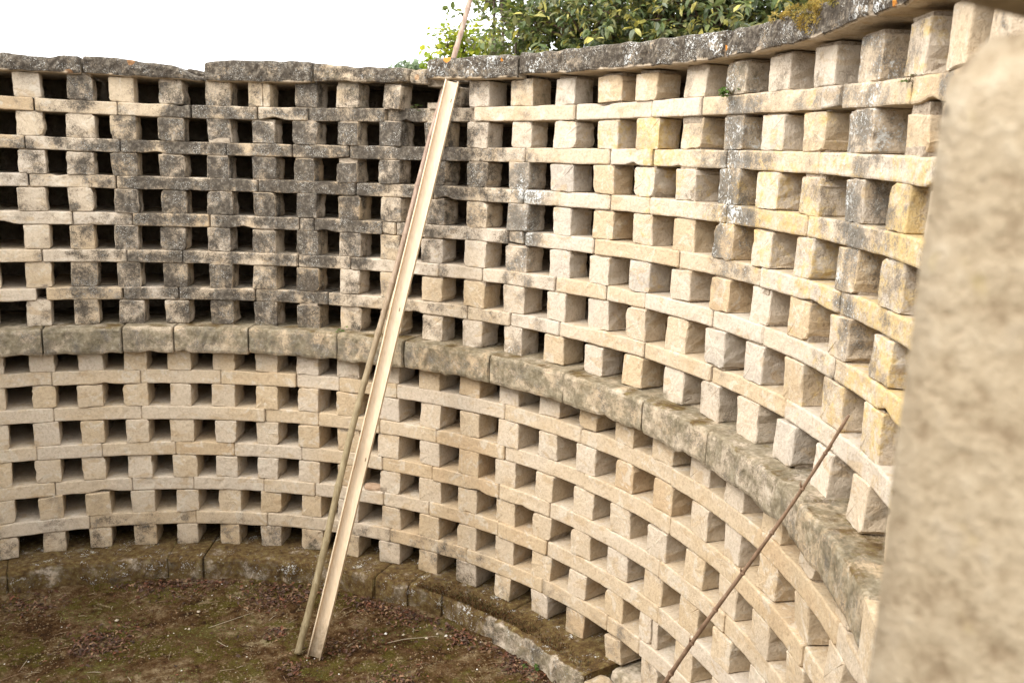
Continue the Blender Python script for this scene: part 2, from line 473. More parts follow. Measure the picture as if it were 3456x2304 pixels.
def add_box_rt(V, Fc, t, r0, r1, hw, z0, z1, g=None):
    k = len(V)
    rad = (math.sin(t), math.cos(t)); tan = (math.cos(t), -math.sin(t))
    for rr in (r0, r1):
        for u in (-hw, hw):
            for z in (z0, z1):
                j = g.normal(0, .003, 3) if g is not None and rr == r0 else (0, 0, 0)
                V.append((rr*rad[0] + u*tan[0] + j[0], rr*rad[1] + u*tan[1] + j[1], z + j[2]))
    Fc += [(k, k+1, k+3, k+2), (k+4, k+6, k+7, k+5), (k, k+4, k+5, k+1), (k+2, k+3, k+7, k+6), (k+1, k+5, k+7, k+3), (k, k+2, k+6, k+4)]


for r in range(13):
    R0 = RU if r < 7 else RL
    cols = [-1] + list(range(22))
    for k in cols:
        t = TH[r][k] if k >= 0 else TH[r][0] - 0.0955
        g = np.random.default_rng(1000 * r + k + 50)
        if r == 0:
            top = 0.462 + ZO
        else:
            top = slab_z(r - 1, t)[0]
        bot = slab_z(r, t)[1] if r < 12 else ZO - 2.806
        gap = g.uniform(0.002, 0.006) if r >= 7 else g.uniform(0.002, 0.010)
        h = top - bot - gap
        wd = float(np.clip(g.normal(0.157, 0.006), 0.145, 0.171))
        if r == 12:
            wd -= 0.006
        rr = R0 + g.normal(0, 0.0045)
        dpt = g.uniform(.15, .19) if r < 7 else g.uniform(.20, .26)
        chip = 0.12 if r >= 7 else 0.2
        roll = g.normal(0, 0.008)
        yaw = g.normal(0, 0.022)
        if r == 12:
            yaw = g.normal(0, 0.07)
        if (r, k) == (0, 9): rr += 0.15; h *= 0.9
        if (r, k) == (0, 8): roll = -0.10; yaw = -0.35; h *= 0.93; wd *= 0.95
        if (r, k) == (2, 7): h *= 0.88; roll = 0.05
        if (r, k) == (12, 14): roll = 0.14; wd *= .9; h *= .93
        if (r, k) == (1, 20): h *= 0.80; rr += .01
        if (r, k) == (0, 20): roll = -0.03; h *= .97
        V, fs = block_shape(wd, h, dpt, chip, g)
        if (r, k) in ((0, 5), (11, 15)):       # split by a crack: a narrow piece has come away
            V2, fs2 = block_shape(.045, h, dpt, .1, g)
            V, fs = block_shape(wd - .048, h, dpt, chip, g)
            V[:, 0] -= .024; V2[:, 0] += wd / 2 - .018
            fs = fs + [tuple(i + len(V) for i in f) for f in fs2]
            V = np.vstack([V, V2])
        W = to_world(V, t, rr, bot + h / 2 + 0.0006, roll, yaw)
        kk = max(k, 0); kk = min(kk, 20)
        dk = .62 * float(DARK[r][kk]) / 9 + .2 * (tab(DARK, r, kk - .8) + tab(DARK, r, kk + .8)) / 2
        rv = [q for q in (r - 1, r + 1) if 0 <= q <= 12 and (q < 7) == (r < 7)]
        dk += .22 * sum(tab(DARK, q, kk) for q in rv) / len(rv)
        if kk >= 11: dk *= .90
        ye = float(YELL[r][kk]) / 9
        if k == 21: dk, ye = 0.0, 0.05
        mo = 0.0
        st = np.zeros((len(W), 4))
        # crust and lichen live on the weathered face, much less in the niche
        n_ = V[:, 2]
        face = np.clip(1 - (n_ - 0.02) / 0.15, 0.25, 1)
        st[:, 0] = dk * face
        st[24:72, 0] *= g.uniform(.35, .9)
        st[:, 1] = ye * np.clip(1 - (n_ - .02) / .4, .4, 1)
        if r == 12:
            st[:, 2] = 0.25 + 0.25 * np.clip(-V[:, 1] / .07, 0, 1)
        elif r == 6:
            st[:, 2] = 0.45 * np.clip(-V[:, 1] / .07, 0, 1)
        elif r == 0:
            st[:, 2] = g.choice([0, 0, 0.2, 0.45])
        st[:, 3] = g.uniform(0.1, 1.0) if r < 7 else g.uniform(0.05, 0.8)
        lc = np.zeros((len(W), 4)); lc[:, 3] = 1
        lc[:, 3] = .35 if k >= 11 else .9
        lc[:, 0] = 0.75 * dk if k >= 11 else 0.12 * dk
        mk('block', W, fs, M['stone'], WALL, st, lc)
        add_box_rt(mortarV, mortarF, t, R0 + g.uniform(.008, .022), R0 + .16, wd * g.uniform(.40, .47), bot - .004, bot + .03, g)
        add_box_rt(mortarV, mortarF, t, R0 + g.uniform(.008, .022), R0 + .16, wd * g.uniform(.40, .47), top - .03, top + .004, g)

# ------------------------------------------------------------------ slabs, ledge, coping, bench


def sweep(ts, r_front, zb, zt, depth, g, bev=0.010, wav=0.0025, edge=0.003, step_r=None):
    """stone bar along the ring; ts, zb, zt arrays. returns V, faces, info(n-depth, vertical 0..1)"""
    N = len(ts)
    V, info = [], []
    wf = np.convolve(g.normal(0, 1, N + 4), np.ones(5) / 5, 'valid') * wav * 2.2
    eb = np.convolve(g.normal(0, 1, N + 2), [.25, .5, .25], 'valid') * edge
    et = np.convolve(g.normal(0, 1, N + 2), [.25, .5, .25], 'valid') * edge
    for i in range(N):
        e = 0.006 if i in (0, N - 1) else 0.0
        h = zt[i] - zb[i]
        b2 = min(bev, h * .35)
        bb = zb[i] + eb[i] + e; tt = zt[i] + et[i] - e
        f = wf[i] + e
        sec = [(depth, zb[i]), (b2 * 1.3 + f, bb), (b2 * .35 + f, bb + b2 * .45), (f, bb + b2 * 1.5), (f + g.normal(0, wav), (bb + tt) / 2),
               (f, tt - b2 * 1.5), (b2 * .35 + f, tt - b2 * .4), (b2 * 1.3 + f, tt), (depth * .45, tt + g.normal(0, .001)), (depth, zt[i])]
        for (n, z) in sec:
            V.append(P3(ts[i], r_front + n, z)); info.append((n, (z - zb[i]) / max(h, .01), ts[i]))
    S = 10
    fs = []
    for i in range(N - 1):
        for j in range(S):
            j2 = (j + 1) % S
            fs.append((i*S+j, i*S+j2, (i+1)*S+j2, (i+1)*S+j))
    fs.append(tuple(range(S - 1, -1, -1)))
    fs.append(tuple(range((N-1)*S, N*S)))
    return np.array(V), fs, np.array(info)


def kcol(t):
    return (t - 0.228) / 0.0983


for i in range(12):
    js = [-0.06] + [x for x in J[i]] + [2.345]
    js = sorted(js)
    for a, bb in zip(js[:-1], js[1:]):
        if bb - a < 0.02:
            continue
        g = np.random.default_rng(int(10000 * (i + 1) + 1000 * a + 777))
        gp = g.uniform(0.0006, 0.0022) if i < 6 else g.uniform(0.0002, 0.0009)
        if i == 6: gp = 0.0016
        t0, t1 = a + gp, bb - gp
        N = max(4, int((t1 - t0) * 3.2 / 0.03))
        ts = np.linspace(t0, t1, N)
        ts[1] = ts[0] + 0.002; ts[-2] = ts[-1] - 0.002
        zz = [slab_z(i, t) for t in ts]
        off = g.normal(0, 0.0015)
        zb = np.array([z[0] for z in zz]) + off * 0
        zt = np.array([z[1] for z in zz]) + off * 0
        R0 = RU if i < 6 else RL
        front = R0 - 0.002 + g.normal(0, 0.004)
        if i == 6:
            front = 3.078 + g.normal(0, 0.008)
            # a ragged underside
            zb = zb + np.abs(np.convolve(g.normal(0, 1, N + 4), np.ones(5) / 5, 'valid')) * 0.016 - .010
            V, fs, inf = sweep(ts, front, zb, zt, 0.89, g, 0.016, 0.0035, 0.004)
        else:
            # now and then a bite out of the lower or upper edge
            if g.random() < (0.35 if i < 6 else 0.22):
                c0 = g.uniform(t0, t1); wv = g.uniform(.006, .022); am = g.uniform(.008, .022)
                bump = am * np.exp(-((ts - c0) / wv) ** 2)
                if g.random() < .6: zb = zb + bump
                else: zt = zt - bump * .7
            if i == 0 and a < 1.09 < bb + .1 and a > .9:
                front += 0.045
            V, fs, inf = sweep(ts, front, zb, zt, 0.75, g, 0.0055, 0.0014, 0.0018)
        kc = kcol(inf[:, 2])
        edge_ = np.tile([1, .7, .6, .8, 1, .8, .6, .7, 1, 1], len(V) // 10)
        st = np.zeros((len(V), 4)); lc = np.zeros((len(V), 4)); lc[:, 3] = 1
        ex = g.uniform(-.12, .12)
        face = np.clip(1 - (inf[:, 0] - 0.03) / 0.15, 0.2, 1)
        for q in range(len(V)):
            dk = .5 * (tab(DARK, i, kc[q]) + tab(DARK, i + 1, kc[q])) if i != 6 else 0.52 + .30 * tab(DARK, 6, kc[q]) - .10 * (kc[q] > 9)
            if i != 6:
                dk *= 1.55 - .55 * abs(kc[q] - round(kc[q])) / .5
                if kc[q] > 10.6: dk *= .85
            yy = .5 * (tab(YELL, i, kc[q]) + tab(YELL, i + 1, kc[q]))
            st[q, 0] = max(0, dk * .95 + (ex if dk > .1 else 0)) * face[q] * edge_[q]
            st[q, 1] = min(1, yy * 1.15)
            lc[q, 3] = .35 if kc[q] > 10.6 else .9
            lc[q, 0] = 0.7 * dk if kc[q] > 10 else .1 * dk
        st[:, 3] = g.uniform(0.1, .95) if i < 6 else g.uniform(0.05, .75)
        if i == 6:
            topm = (inf[:, 1] > .9) & (inf[:, 0] > .006)
            st[:, 2] = 0.62
            st[topm, 2] = 0.72
            lc[:, 2] = 0.10
            lc[:, 3] = .5
            lc[topm, 2] = 0.42
            lc[:, 0] = 0.08
        if i == 11:
            st[:, 2] = 0.22
        mk('ledge_stone' if i == 6 else 'slab', V, fs, M['stone'], WALL, st, lc)

for nm, fr, dep, tp, bt in COPING:
    g = np.random.default_rng(ord(nm) * 13)
    t0, t1 = tp[0][0], tp[-1][0]
    N = max(6, int((t1 - t0) * 3.2 / 0.03))
    ts = np.linspace(t0 + .001, t1 - .001, N)
    ts[1] = ts[0] + .003; ts[-2] = ts[-1] - .003
    zt = np.interp(ts, [p[0] for p in tp], [p[1] for p in tp]) + ZO
    zb = np.interp(ts, [p[0] for p in bt], [p[1] for p in bt]) + ZO
    V, fs, inf = sweep(ts, fr, zb, zt, dep, g, 0.014, 0.005, 0.0045)
    st = np.zeros((len(V), 4)); lc = np.zeros((len(V), 4)); lc[:, 3] = 1
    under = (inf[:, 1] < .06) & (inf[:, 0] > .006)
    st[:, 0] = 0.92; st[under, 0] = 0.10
    st[:, 3] = g.uniform(.3, .8)
    lc[:, 0] = 0.45 if nm in 'FGHI' else 0.18
    lc[:, 1] = 1.0 if nm in 'FGHI' else 0.25
    lc[under, 0] = 0; lc[under, 1] = 0
    if nm in 'DE':
        st[:, 0] = .72; st[:, 2] = .35
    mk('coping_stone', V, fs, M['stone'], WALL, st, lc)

for a, bb in zip(BENCH[:-1], BENCH[1:]):
    g = np.random.default_rng(int(1e4 * (a + 2)))
    N = max(6, int((bb - a) * 2.95 / 0.03))
    ts = np.linspace(a + .0008, bb - .0008, N)
    ts[1] = ts[0] + .003; ts[-2] = ts[-1] - .003
    fr = 2.938 + g.normal(0, .012)
    zt = np.full(N, ZO - 2.806) + np.convolve(g.normal(0, 1, N + 4), np.ones(5) / 5, 'valid') * .006
    zb = np.full(N, -0.06)
    V, fs, inf = sweep(ts, fr, zb, zt, 1.02, g, 0.022, 0.007, 0.005)
    st = np.zeros((len(V), 4)); lc = np.zeros((len(V), 4)); lc[:, 3] = 1
    topm = (inf[:, 1] > .9) & (inf[:, 0] > .004)
    st[:, 0] = .45; st[:, 2] = .6; st[:, 3] = .9
    lc[:, 2] = 0.64; lc[topm, 2] = 0.76; lc[:, 0] = .30
    lc[(inf[:, 2] > 1.3) & ~topm, 2] = .22
    mk('bench_stone', V, fs, M['stone'], WALL, st, lc)

# footing under the last blocks where the bench has broken away
g = np.random.default_rng(5)
ts = np.linspace(1.60, 2.6, 40)
V, fs, inf = sweep(ts, 3.12, np.full(40, -.06), np.full(40, ZO - 2.807), .85, g, .03, .02, .01)
st = np.zeros((len(V), 4)); st[:, 2] = .6; st[:, 3] = .8
lc = np.zeros((len(V), 4)); lc[:, 2] = .35; lc[:, 3] = 1
mk('footing', V, fs, M['stone'], WALL, st, lc)
for q in range(13):     # rubble where the bench ended
    g = np.random.default_rng(900 + q)
    V, fs = block_shape(g.uniform(.08, .22), g.uniform(.05, .12), g.uniform(.08, .2), .6, g)
    t = g.uniform(1.6, 1.95); rr = g.uniform(2.86, 3.06)
    W = to_world(V, t + 0.0, rr, .03 + .055 * g.random(), g.normal(0, .4), g.normal(0, .4))
    mk('rubble', W, fs, M['stone'], WALL, np.array([.15, 0, .35, g.random()]), np.array([0, 0, .25, 1]))

mo = mk('mortar', mortarV, mortarF, M['mortar'], WALL)
mo['kind'] = 'stuff'

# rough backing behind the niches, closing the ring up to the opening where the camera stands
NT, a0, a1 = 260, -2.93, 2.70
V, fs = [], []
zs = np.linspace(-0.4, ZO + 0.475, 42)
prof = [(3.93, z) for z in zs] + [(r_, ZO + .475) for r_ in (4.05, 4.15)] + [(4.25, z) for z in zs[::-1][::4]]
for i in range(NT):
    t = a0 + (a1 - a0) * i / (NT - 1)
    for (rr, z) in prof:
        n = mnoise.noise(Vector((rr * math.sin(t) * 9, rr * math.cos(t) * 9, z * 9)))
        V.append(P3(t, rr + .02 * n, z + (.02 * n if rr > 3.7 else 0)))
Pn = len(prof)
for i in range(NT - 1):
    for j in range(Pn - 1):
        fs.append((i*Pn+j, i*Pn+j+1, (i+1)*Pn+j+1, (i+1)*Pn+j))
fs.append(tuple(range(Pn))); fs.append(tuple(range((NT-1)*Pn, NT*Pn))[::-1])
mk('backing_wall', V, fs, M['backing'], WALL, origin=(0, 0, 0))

# the ring goes on past the frame on both sides
V, fs, tops = [], [], []
g = np.random.default_rng(3)
rest = [0.0335 - .0983 * q for q in range(30)] + [2.39, 2.49, 2.59]
for r in range(13):
    R0 = RU if r < 7 else RL
    for t in rest:
        top = 0.46 + ZO if r == 0 else slab_z(r - 1, t)[0]
        bot = slab_z(r, t)[1] if r < 12 else ZO - 2.806
        add_box_rt(V, fs, t, R0, R0 + .20, .080, bot + .002, top - .003, g)
for (ta, tb) in ((-2.90, -0.062), (2.347, 2.68)):
    n = max(5, int((tb - ta) / .05))
    for i in range(12):
        R0 = 3.078 if i == 6 else (RU if i < 6 else RL)
        for q in range(n):
            t = ta + (tb - ta) * (q + .5) / n
            z0, z1 = slab_z(i, t)
            add_box_rt(V, fs, t, R0, R0 + .75, (tb - ta) / n * R0 / 2 * .985, z0, z1)
    for q in range(n):
        t = ta + (tb - ta) * (q + .5) / n
        if not 2.3 < t < 2.43 and not -.03 < t:
            add_box_rt(V, fs, t, 3.14, 4.0, (tb - ta) / n * 3.14 / 2 * .985, ZO + .46, ZO + .58)
        if ta < 0:
            add_box_rt(V, fs, t, 2.94, 3.95, (tb - ta) / n * 2.94 / 2 * .985, -.06, ZO - 2.808)
zc = np.array(V)[:, 2] - ZO
st = np.zeros((len(V), 4)); st[:, 3] = np.repeat(g.uniform(.1, .9, len(V) // 8), 8)
st[:, 0] = np.where(zc > -1.2, np.repeat(g.uniform(.1, .6, len(V) // 8), 8), 0.02)
lc = np.zeros((len(V), 4)); lc[:, 3] = 1
o = mk('lattice_stones', V, fs, M['stone'], WALL, st, lc, origin=(0, 0, 0))
o['kind'] = 'stuff'

# flat stones roofing the niches behind the short coping stone
g = np.random.default_rng(6)
for (a, bb, rf) in ((1.076, 1.135, 3.42), (1.137, 1.215, 3.235), (1.217, 1.291, 3.235)):
    ts = np.linspace(a, bb, 8)
    V, fs, inf = sweep(ts, rf, np.full(8, ZO + .468), np.full(8, ZO + .53), 4.0 - rf, g, .012, .006, .004)
    mk('roof_slab', V, fs, M['stone'], WALL, np.array([.7, 0, .3, .5]), np.array([.1, 0, 0, 1]))

# ------------------------------------------------------------------ near pier of the opening
PIER = empty('stone_pier', (0.95, -3.60, 0), 'blurred pale limestone pier of the opening, close up along the right edge', 'stone pier')


def rough_box(name, x0, x1, y0, y1, z0, z1, g, cut=None, seed=0, tint=.5, bev=.02, amp=.003):
    """a big hewn stone: gridded box, rounded edges and uneven faces; cut(x, y, z) may move points"""
    n = [max(3, int((b_ - a_) / .035)) for a_, b_ in ((x0, x1), (y0, y1), (z0, z1))]
    idx, V, fs = {}, [], []
    c = np.array([(x0+x1)/2, (y0+y1)/2, (z0+z1)/2]); hs_ = np.array([(x1-x0)/2, (y1-y0)/2, (z1-z0)/2])

    def vert(i, j, k):
        key = (i, j, k)
        if key in idx: return idx[key]
        p = np.array([x0 + (x1-x0)*i/n[0], y0 + (y1-y0)*j/n[1], z0 + (z1-z0)*k/n[2]])
        q = np.clip(p - c, -(hs_ - bev), hs_ - bev)
        d = p - c - q
        L = np.linalg.norm(d)
        p = c + q + (d / L * bev if L > 1e-9 else 0)
        nz = mnoise.noise(Vector(p) * 11 + Vector((seed, 0, 0))) + .5 * mnoise.noise(Vector(p) * 31)
        if L > 1e-9: p = p + d / L * nz * amp
        if cut is not None: p = cut(p)
        idx[key] = len(V); V.append(p)
        return idx[key]
    for ax in range(3):
        u, v = [q for q in range(3) if q != ax]
        for side in (0, n[ax]):
            for a_ in range(n[u]):
                for b_ in range(n[v]):
                    f = []
                    for (da, db) in ((0, 0), (1, 0), (1, 1), (0, 1)):
                        k = [0, 0, 0]; k[ax] = side; k[u] = a_ + da; k[v] = b_ + db
                        f.append(vert(*k))
                    flip = (side == 0) != (ax == 1)
                    fs.append(tuple(f[::-1] if flip else f))
    return mk(name, V, fs, M['pier'], PIER, np.array([0.0, 0.28, 0.05, tint]), np.array([0, 0, 0, 1]), smooth=True)


g = np.random.default_rng(21)


def shoulder(p):
    # worn upper inner edge of the big jamb stone
    z = p[2] - ZO
    s = max(0.0, (z - 0.066) / 0.038)
    p = p.copy()
    p[0] += .010 * (z + .43) / .5
    p[0] += 0.022 * s * max(0, 1 - (p[0] - .640) / .2)
    p[1] -= 0.02 * s * max(0, 1 - (-3.13 - p[1]) / .2)
    return p


rough_box('jamb_stone', .640, 1.32, -4.10, -3.128, ZO - 0.95, ZO + 0.104, g, shoulder, 3, .45, .012)
rough_box('jamb_stone', .66, 1.30, -4.12, -3.14, 0.9, ZO - 0.955, g, None, 5, .7, .02)
rough_box('jamb_stone', .70, 1.36, -4.10, -3.12, -0.1, 0.895, g, None, 8, .3, .02)
rough_box('lintel_stone', .645, 1.34, -4.16, -3.10, ZO + 0.122, ZO + 0.40, g, None, 9, .5, .03)
rough_box('lintel_stone', .62, 1.36, -4.16, -3.13, ZO + 0.405, ZO + 0.60, g, None, 12, .6, .03)
jo = rough_box('joint_stone', .715, 1.30, -4.05, -3.19, ZO + 0.090, ZO + 0.128, g, None, 15, .1, .012)
b = NB('gap_shade_brick')  # reddish stone, its colour darkened to carry the shade of the gap
jo.data.materials.clear()
jo.data.materials.append(b.finish(b.ramp(b.noise(30, 4), [(0.3, (0.045, 0.022, 0.016)), (0.7, (0.13, 0.06, 0.04))]), 0.9))

# ------------------------------------------------------------------ floor and ground
V, fs, st_ = [], [], 0.04
nG = int(7.4 / st_)
for i in range(nG + 1):
    for j in range(nG + 1):
        x = -3.7 + st_ * i; y = -3.7 + st_ * j
        p = Vector((x, y, 0))
        z = .014 * mnoise.noise(p * 1.6) + .010 * mnoise.noise(p * 5.5) + .007 * mnoise.noise(p * 14) - .004
        rr = math.hypot(x, y)
        z += .02 * max(0, (rr - 2.6) / .35) ** 2 if rr < 2.95 else .02
        V.append((x, y, z))
for i in range(nG):
    for j in range(nG):
        x = -3.7 + st_ * (i + .5); y = -3.7 + st_ * (j + .5)
        if math.hypot(x, y) < 3.66:
            a = i * (nG + 1) + j
            fs.append((a, a + nG + 1, a + nG + 2, a + 1))
o = mk('floor', V, fs, M['soil'], None, smooth=True, origin=(0, 0, 0))
tag(o, 'mossy brown earth floor inside the round wall', 'floor', kind='structure')
V, fs = [], []
for i in range(96):
    t = 2 * math.pi * i / 96
    for rr in (4.0, 6, 12, 40, 400):
        V.append(P3(t, rr, ZO - 1.62))
for i in range(96):
    for j in range(4):
        a = i * 5 + j; c2 = ((i + 1) % 96) * 5 + j
        fs.append((a, a + 1, c2 + 1, c2))
o = mk('ground', V, fs, M['ground'], None, origin=(0, 0, ZO - 1.62))
tag(o, 'grassy ground outside the round wall', 'ground', kind='structure')


def floor_z(x, y):
    p = Vector((x, y, 0))
    rr = math.hypot(x, y)
    return .014 * mnoise.noise(p * 1.6) + .010 * mnoise.noise(p * 5.5) + .007 * mnoise.noise(p * 14) - .004 + (.02 * max(0, (rr - 2.6) / .35) ** 2 if rr < 2.95 else .02)


# ------------------------------------------------------------------ bamboo pole, channel, cane
def tube(path, rad, n=10):
    V, fs = [], []
    path = [Vector(p) for p in path]
    for i, p in enumerate(path):
        d = (path[min(i+1, len(path)-1)] - path[max(i-1, 0)]).normalized()
        s = d.cross(Vector((0.3, 0.9, 0.1))).normalized(); tt = d.cross(s)
        r = rad[i] if hasattr(rad, '__len__') else rad
        for q in range(n):
            a = 2 * math.pi * q / n
            V.append(p + s * (r * math.cos(a)) + tt * (r * math.sin(a)))
    for i in range(len(path) - 1):
        for q in range(n):
            q2 = (q + 1) % n
            fs.append((i*n+q, i*n+q2, (i+1)*n+q2, (i+1)*n+q))
    fs.append(tuple(range(n))[::-1]); fs.append(tuple(range((len(path)-1)*n, len(path)*n)))
    return [tuple(v) for v in V], fs


b = NB('bamboo')
nb = b.noise(6, 5, 0.7, vec=b.scaled(9, 9, 1.2))
grad = b.t.nodes.new('ShaderNodeSeparateXYZ'); b.t.links.new(b.pos, grad.inputs[0])
zz_ = b.mapr(grad.outputs[2], 1.2, 3.0)
c = b.mix(zz_, b.ramp(nb, [(0.3, (0.17, 0.125, 0.065)), (0.55, (0.27, 0.215, 0.12)), (0.75, (0.36, 0.30, 0.19))]),
          b.ramp(nb, [(0.3, (0.20, 0.125, 0.085)), (0.55, (0.34, 0.235, 0.17)), (0.75, (0.46, 0.35, 0.27))]))
M['bamboo'] = b.finish(c, 0.6, nb, 0.2, 0.005, 0.3)
b = NB('cream_wood')
nw = b.noise(5, 5, 0.65, vec=b.scaled(14, 14, 0.9))
c = b.ramp(nw, [(0.25, (0.56, 0.43, 0.28)), (0.55, (0.66, 0.53, 0.37)), (0.8, (0.72, 0.60, 0.44))])
c = b.mix(b.mapr(b.noise(2.2, 3), 0.50, 0.72, 0, 0.5), c, (0.47, 0.36, 0.235))
sx = b.t.nodes.new('ShaderNodeSeparateXYZ'); b.t.links.new(b.pos, sx.inputs[0])
mud = b.math('MULTIPLY', b.mapr(b.math('ADD', sx.outputs[2], b.math('MULTIPLY', b.noise(14, 4, 0.7), 0.5)), 0.25, 0.5, 1, 0), 0.8)
c = b.mix(mud, c, (0.16, 0.11, 0.06))
M['cream'] = b.finish(c, 0.55, nw, 0.12, 0.003, 0.3)
b = NB('cane')
nc = b.noise(18, 4, 0.7)
c = b.ramp(nc, [(0.3, (0.13, 0.080, 0.048)), (0.6, (0.24, 0.155, 0.098)), (0.8, (0.34, 0.25, 0.175))])
M['cane'] = b.finish(c, 0.7, nc, 0.4, 0.004, 0.2)
b = NB('knot_dark')
M['knot'] = b.finish(b.ramp(b.noise(90), [(0.3, (0.07, 0.05, 0.03)), (0.7, (0.16, 0.11, 0.07))]), 0.8)

pf = Vector((1.765, 1.235, 0.0)); pt = Vector((2.955, 1.503, ZO + .62))
pe = pf + (pt - pf) * 1.38
POLE = empty('bamboo_pole', pf, 'long brown bamboo pole leaning up behind the top stones, left of the cream channel', 'pole')


def pole_at(f):
    p = pf + (pe - pf) * f
    p = p + Vector((-0.020, 0.012, 0.0)) * math.sin(math.pi * min(1, f / .725)) + Vector((.006, -.004, 0)) * math.sin(f * 17)
    return p


nodes_f = [0.0, .035, .085, .135, .20, .262, .325, .385, .445, .505, .565, .625, .68, .735, .785, .835, .885, .935, 1.0]
path, rads = [], []
for i, f in enumerate(nodes_f):
    for df, rs in ((-.004, 1.0), (-.0015, 1.10), (.0015, 1.10), (.004, .98)):
        q = f + df
        if 0 <= q <= 1 or (i == 0 and df == .004):
            path.append(pole_at(max(0, q))); rads.append((.0225 - .008 * q) * rs)
V, fs = tube(path, rads, 12)
mk('culm', V, fs, M['bamboo'], POLE, smooth=True, origin=pf)
for f in nodes_f[1:-1]:
    pa, pb = pole_at(f - .0008), pole_at(f + .0008)
    V, fs = tube([pa, pb], (.0225 - .008 * f) * 1.17, 12)
    mk('node_ring', V, fs, M['bamboo'], POLE, smooth=False, origin=pole_at(f))

cf = Vector((1.842, 1.150, 0.004)); ct = Vector((2.852, 1.342, ZO + .452))
CH = empty('wooden_channel', cf, 'long cream U-shaped wooden channel leaning against the lattice wall', 'channel')
A = (ct - cf).normalized()
toc = (Vector((0, -3.52, ZO)) - (cf + ct) / 2).normalized()
Nn = (toc - A * toc.dot(A)).normalized()
Tt = A.cross(Nn).normalized()
if Tt.dot(Vector((1, -.4, 0))) < 0: Tt = -Tt
ang = math.radians(-12)
Nn, Tt = Nn * math.cos(ang) + Tt * math.sin(ang), Tt * math.cos(ang) - Nn * math.sin(ang)
L = (ct - cf).length


def bar(name, u0, u1, n0, n1, l0=0.0, l1=None, mat='cream', segs=14):
    l1 = L if l1 is None else l1
    V, fs = [], []
    for i in range(segs + 1):
        l = l0 + (l1 - l0) * i / segs
        wob = .002 * math.sin(l * 2.1) + .0015 * math.sin(l * 5)
        for (u, n) in ((u0, n0), (u1, n0), (u1, n1), (u0, n1)):
            V.append(cf + A * l + Tt * (u + wob) + Nn * (n + wob))
    for i in range(segs):
        for q in range(4):
            q2 = (q + 1) % 4
            fs.append((i*4+q, i*4+q2, (i+1)*4+q2, (i+1)*4+q))
    fs.append((3, 2, 1, 0)); fs.append(tuple(range(segs*4, segs*4+4)))
    return mk(name, V, fs, M[mat], CH)


bar('web', -.0343, .0343, -.006, .003)
bar('flange', -.0415, -.0345, -.006, .036)
bar('flange', .0345, .0415, -.006, .036)
for (l, u) in ((L*.965, .018), (L*.60, .012), (L*.34, .020)):
    bar('knot', u - .0025, u + .0025, .0032, .0040, l, l + .022, 'knot', 1)

st0 = Vector((2.662, -.58, 0.03)); st1 = Vector((2.552, -1.800, ZO - .800))
CANE = empty('cane_stick', st0, 'thin brown knobbly cane stick slanting across the lower right of the lattice', 'stick')
sb = Vector((2.613, -1.007, ZO - 2.237))
path, rads = [], []
for i in range(41):
    f = i / 40
    p = (st0 + (sb - st0) * (f / .32)) if f < .32 else (sb + (st1 - sb) * ((f - .32) / .68))
    p = p + Vector((.012 * math.sin(f * 9), .010 * math.sin(f * 6.3), 0))
    path.append(p); rads.append(.0125 - .0072 * f + .0006 * math.sin(i * 2.3))
V, fs = tube(path, rads, 9)
mk('stem', V, fs, M['cane'], CANE, smooth=True, origin=st0)
for i, q in enumerate((6, 10, 14, 18, 22, 26, 30, 34, 37)):
    p = path[q]; d = (path[q+1] - path[q-1]).normalized()
    V, fs = tube([p - d * .006, p - d * .002, p + d * .003, p + d * .007], [rads[q] * 1.05, rads[q] * 1.4, rads[q] * 1.35, rads[q] * 1.02], 9)
    mk('node_knob', V, fs, M['cane'], CANE, smooth=True)
    s = Vector((-.6, .35, .5)) if i % 2 else Vector((.55, -.2, .45))
    V, fs = tube([p, p + (s.normalized() * .014 + d * .008), p + (s.normalized() * .020 + d * .022)], [.005, .004, .0018], 6)
    mk('bud_stub', V, fs, M['cane'], CANE, smooth=True)

# ------------------------------------------------------------------ vegetation


def leaf_mesh(name, C, D, Nv, L_, W_, colors, mat, parent, kind=None, fold=0.25, lobed=False):
    """many leaves in one mesh: C centres, D directions, Nv normals (arrays)"""
    C = np.asarray(C); D = np.asarray(D); Nv = np.asarray(Nv)
    D = D / np.linalg.norm(D, axis=1, keepdims=True)
    S = np.cross(D, Nv); S /= np.maximum(np.linalg.norm(S, axis=1, keepdims=True), 1e-6)
    Nn_ = np.cross(S, D)
    L_ = np.asarray(L_)[:, None]; W_ = np.asarray(W_)[:, None]
    n = len(C)
    # base, mid-left, mid-right, far-left, far-right, tip, centre
    dr = -0.16
    pts = [C, C + D*L_*.32 + S*W_*.5 + Nn_*W_*fold*.6, C + D*L_*.32 - S*W_*.5 + Nn_*W_*fold*.6,
           C + D*L_*.70 + S*W_*.40 + Nn_*(W_*fold*.5 + dr*L_*.25), C + D*L_*.70 - S*W_*.40 + Nn_*(W_*fold*.5 + dr*L_*.25),
           C + D*L_ + Nn_*dr*L_, C + D*L_*.5 + Nn_*dr*L_*.1]
    V = np.stack(pts, 1).reshape(-1, 3)
    base = [(0, 6, 1), (0, 2, 6), (1, 6, 3), (2, 4, 6), (3, 6, 5), (4, 5, 6)]
    fs = (np.arange(n)[:, None, None] * 7 + np.array(base)[None]).reshape(-1, 3)
    cols = np.repeat(np.column_stack([colors, np.ones(n)]), 7, axis=0)
    o = mk(name, V, fs.tolist(), mat, parent, col=cols, origin=V.mean(0))
    if kind: o['kind'] = kind
    return o


def rand_dirs(g, n):
    d = g.normal(0, 1, (n, 3))
    return d / np.linalg.norm(d, axis=1, keepdims=True)


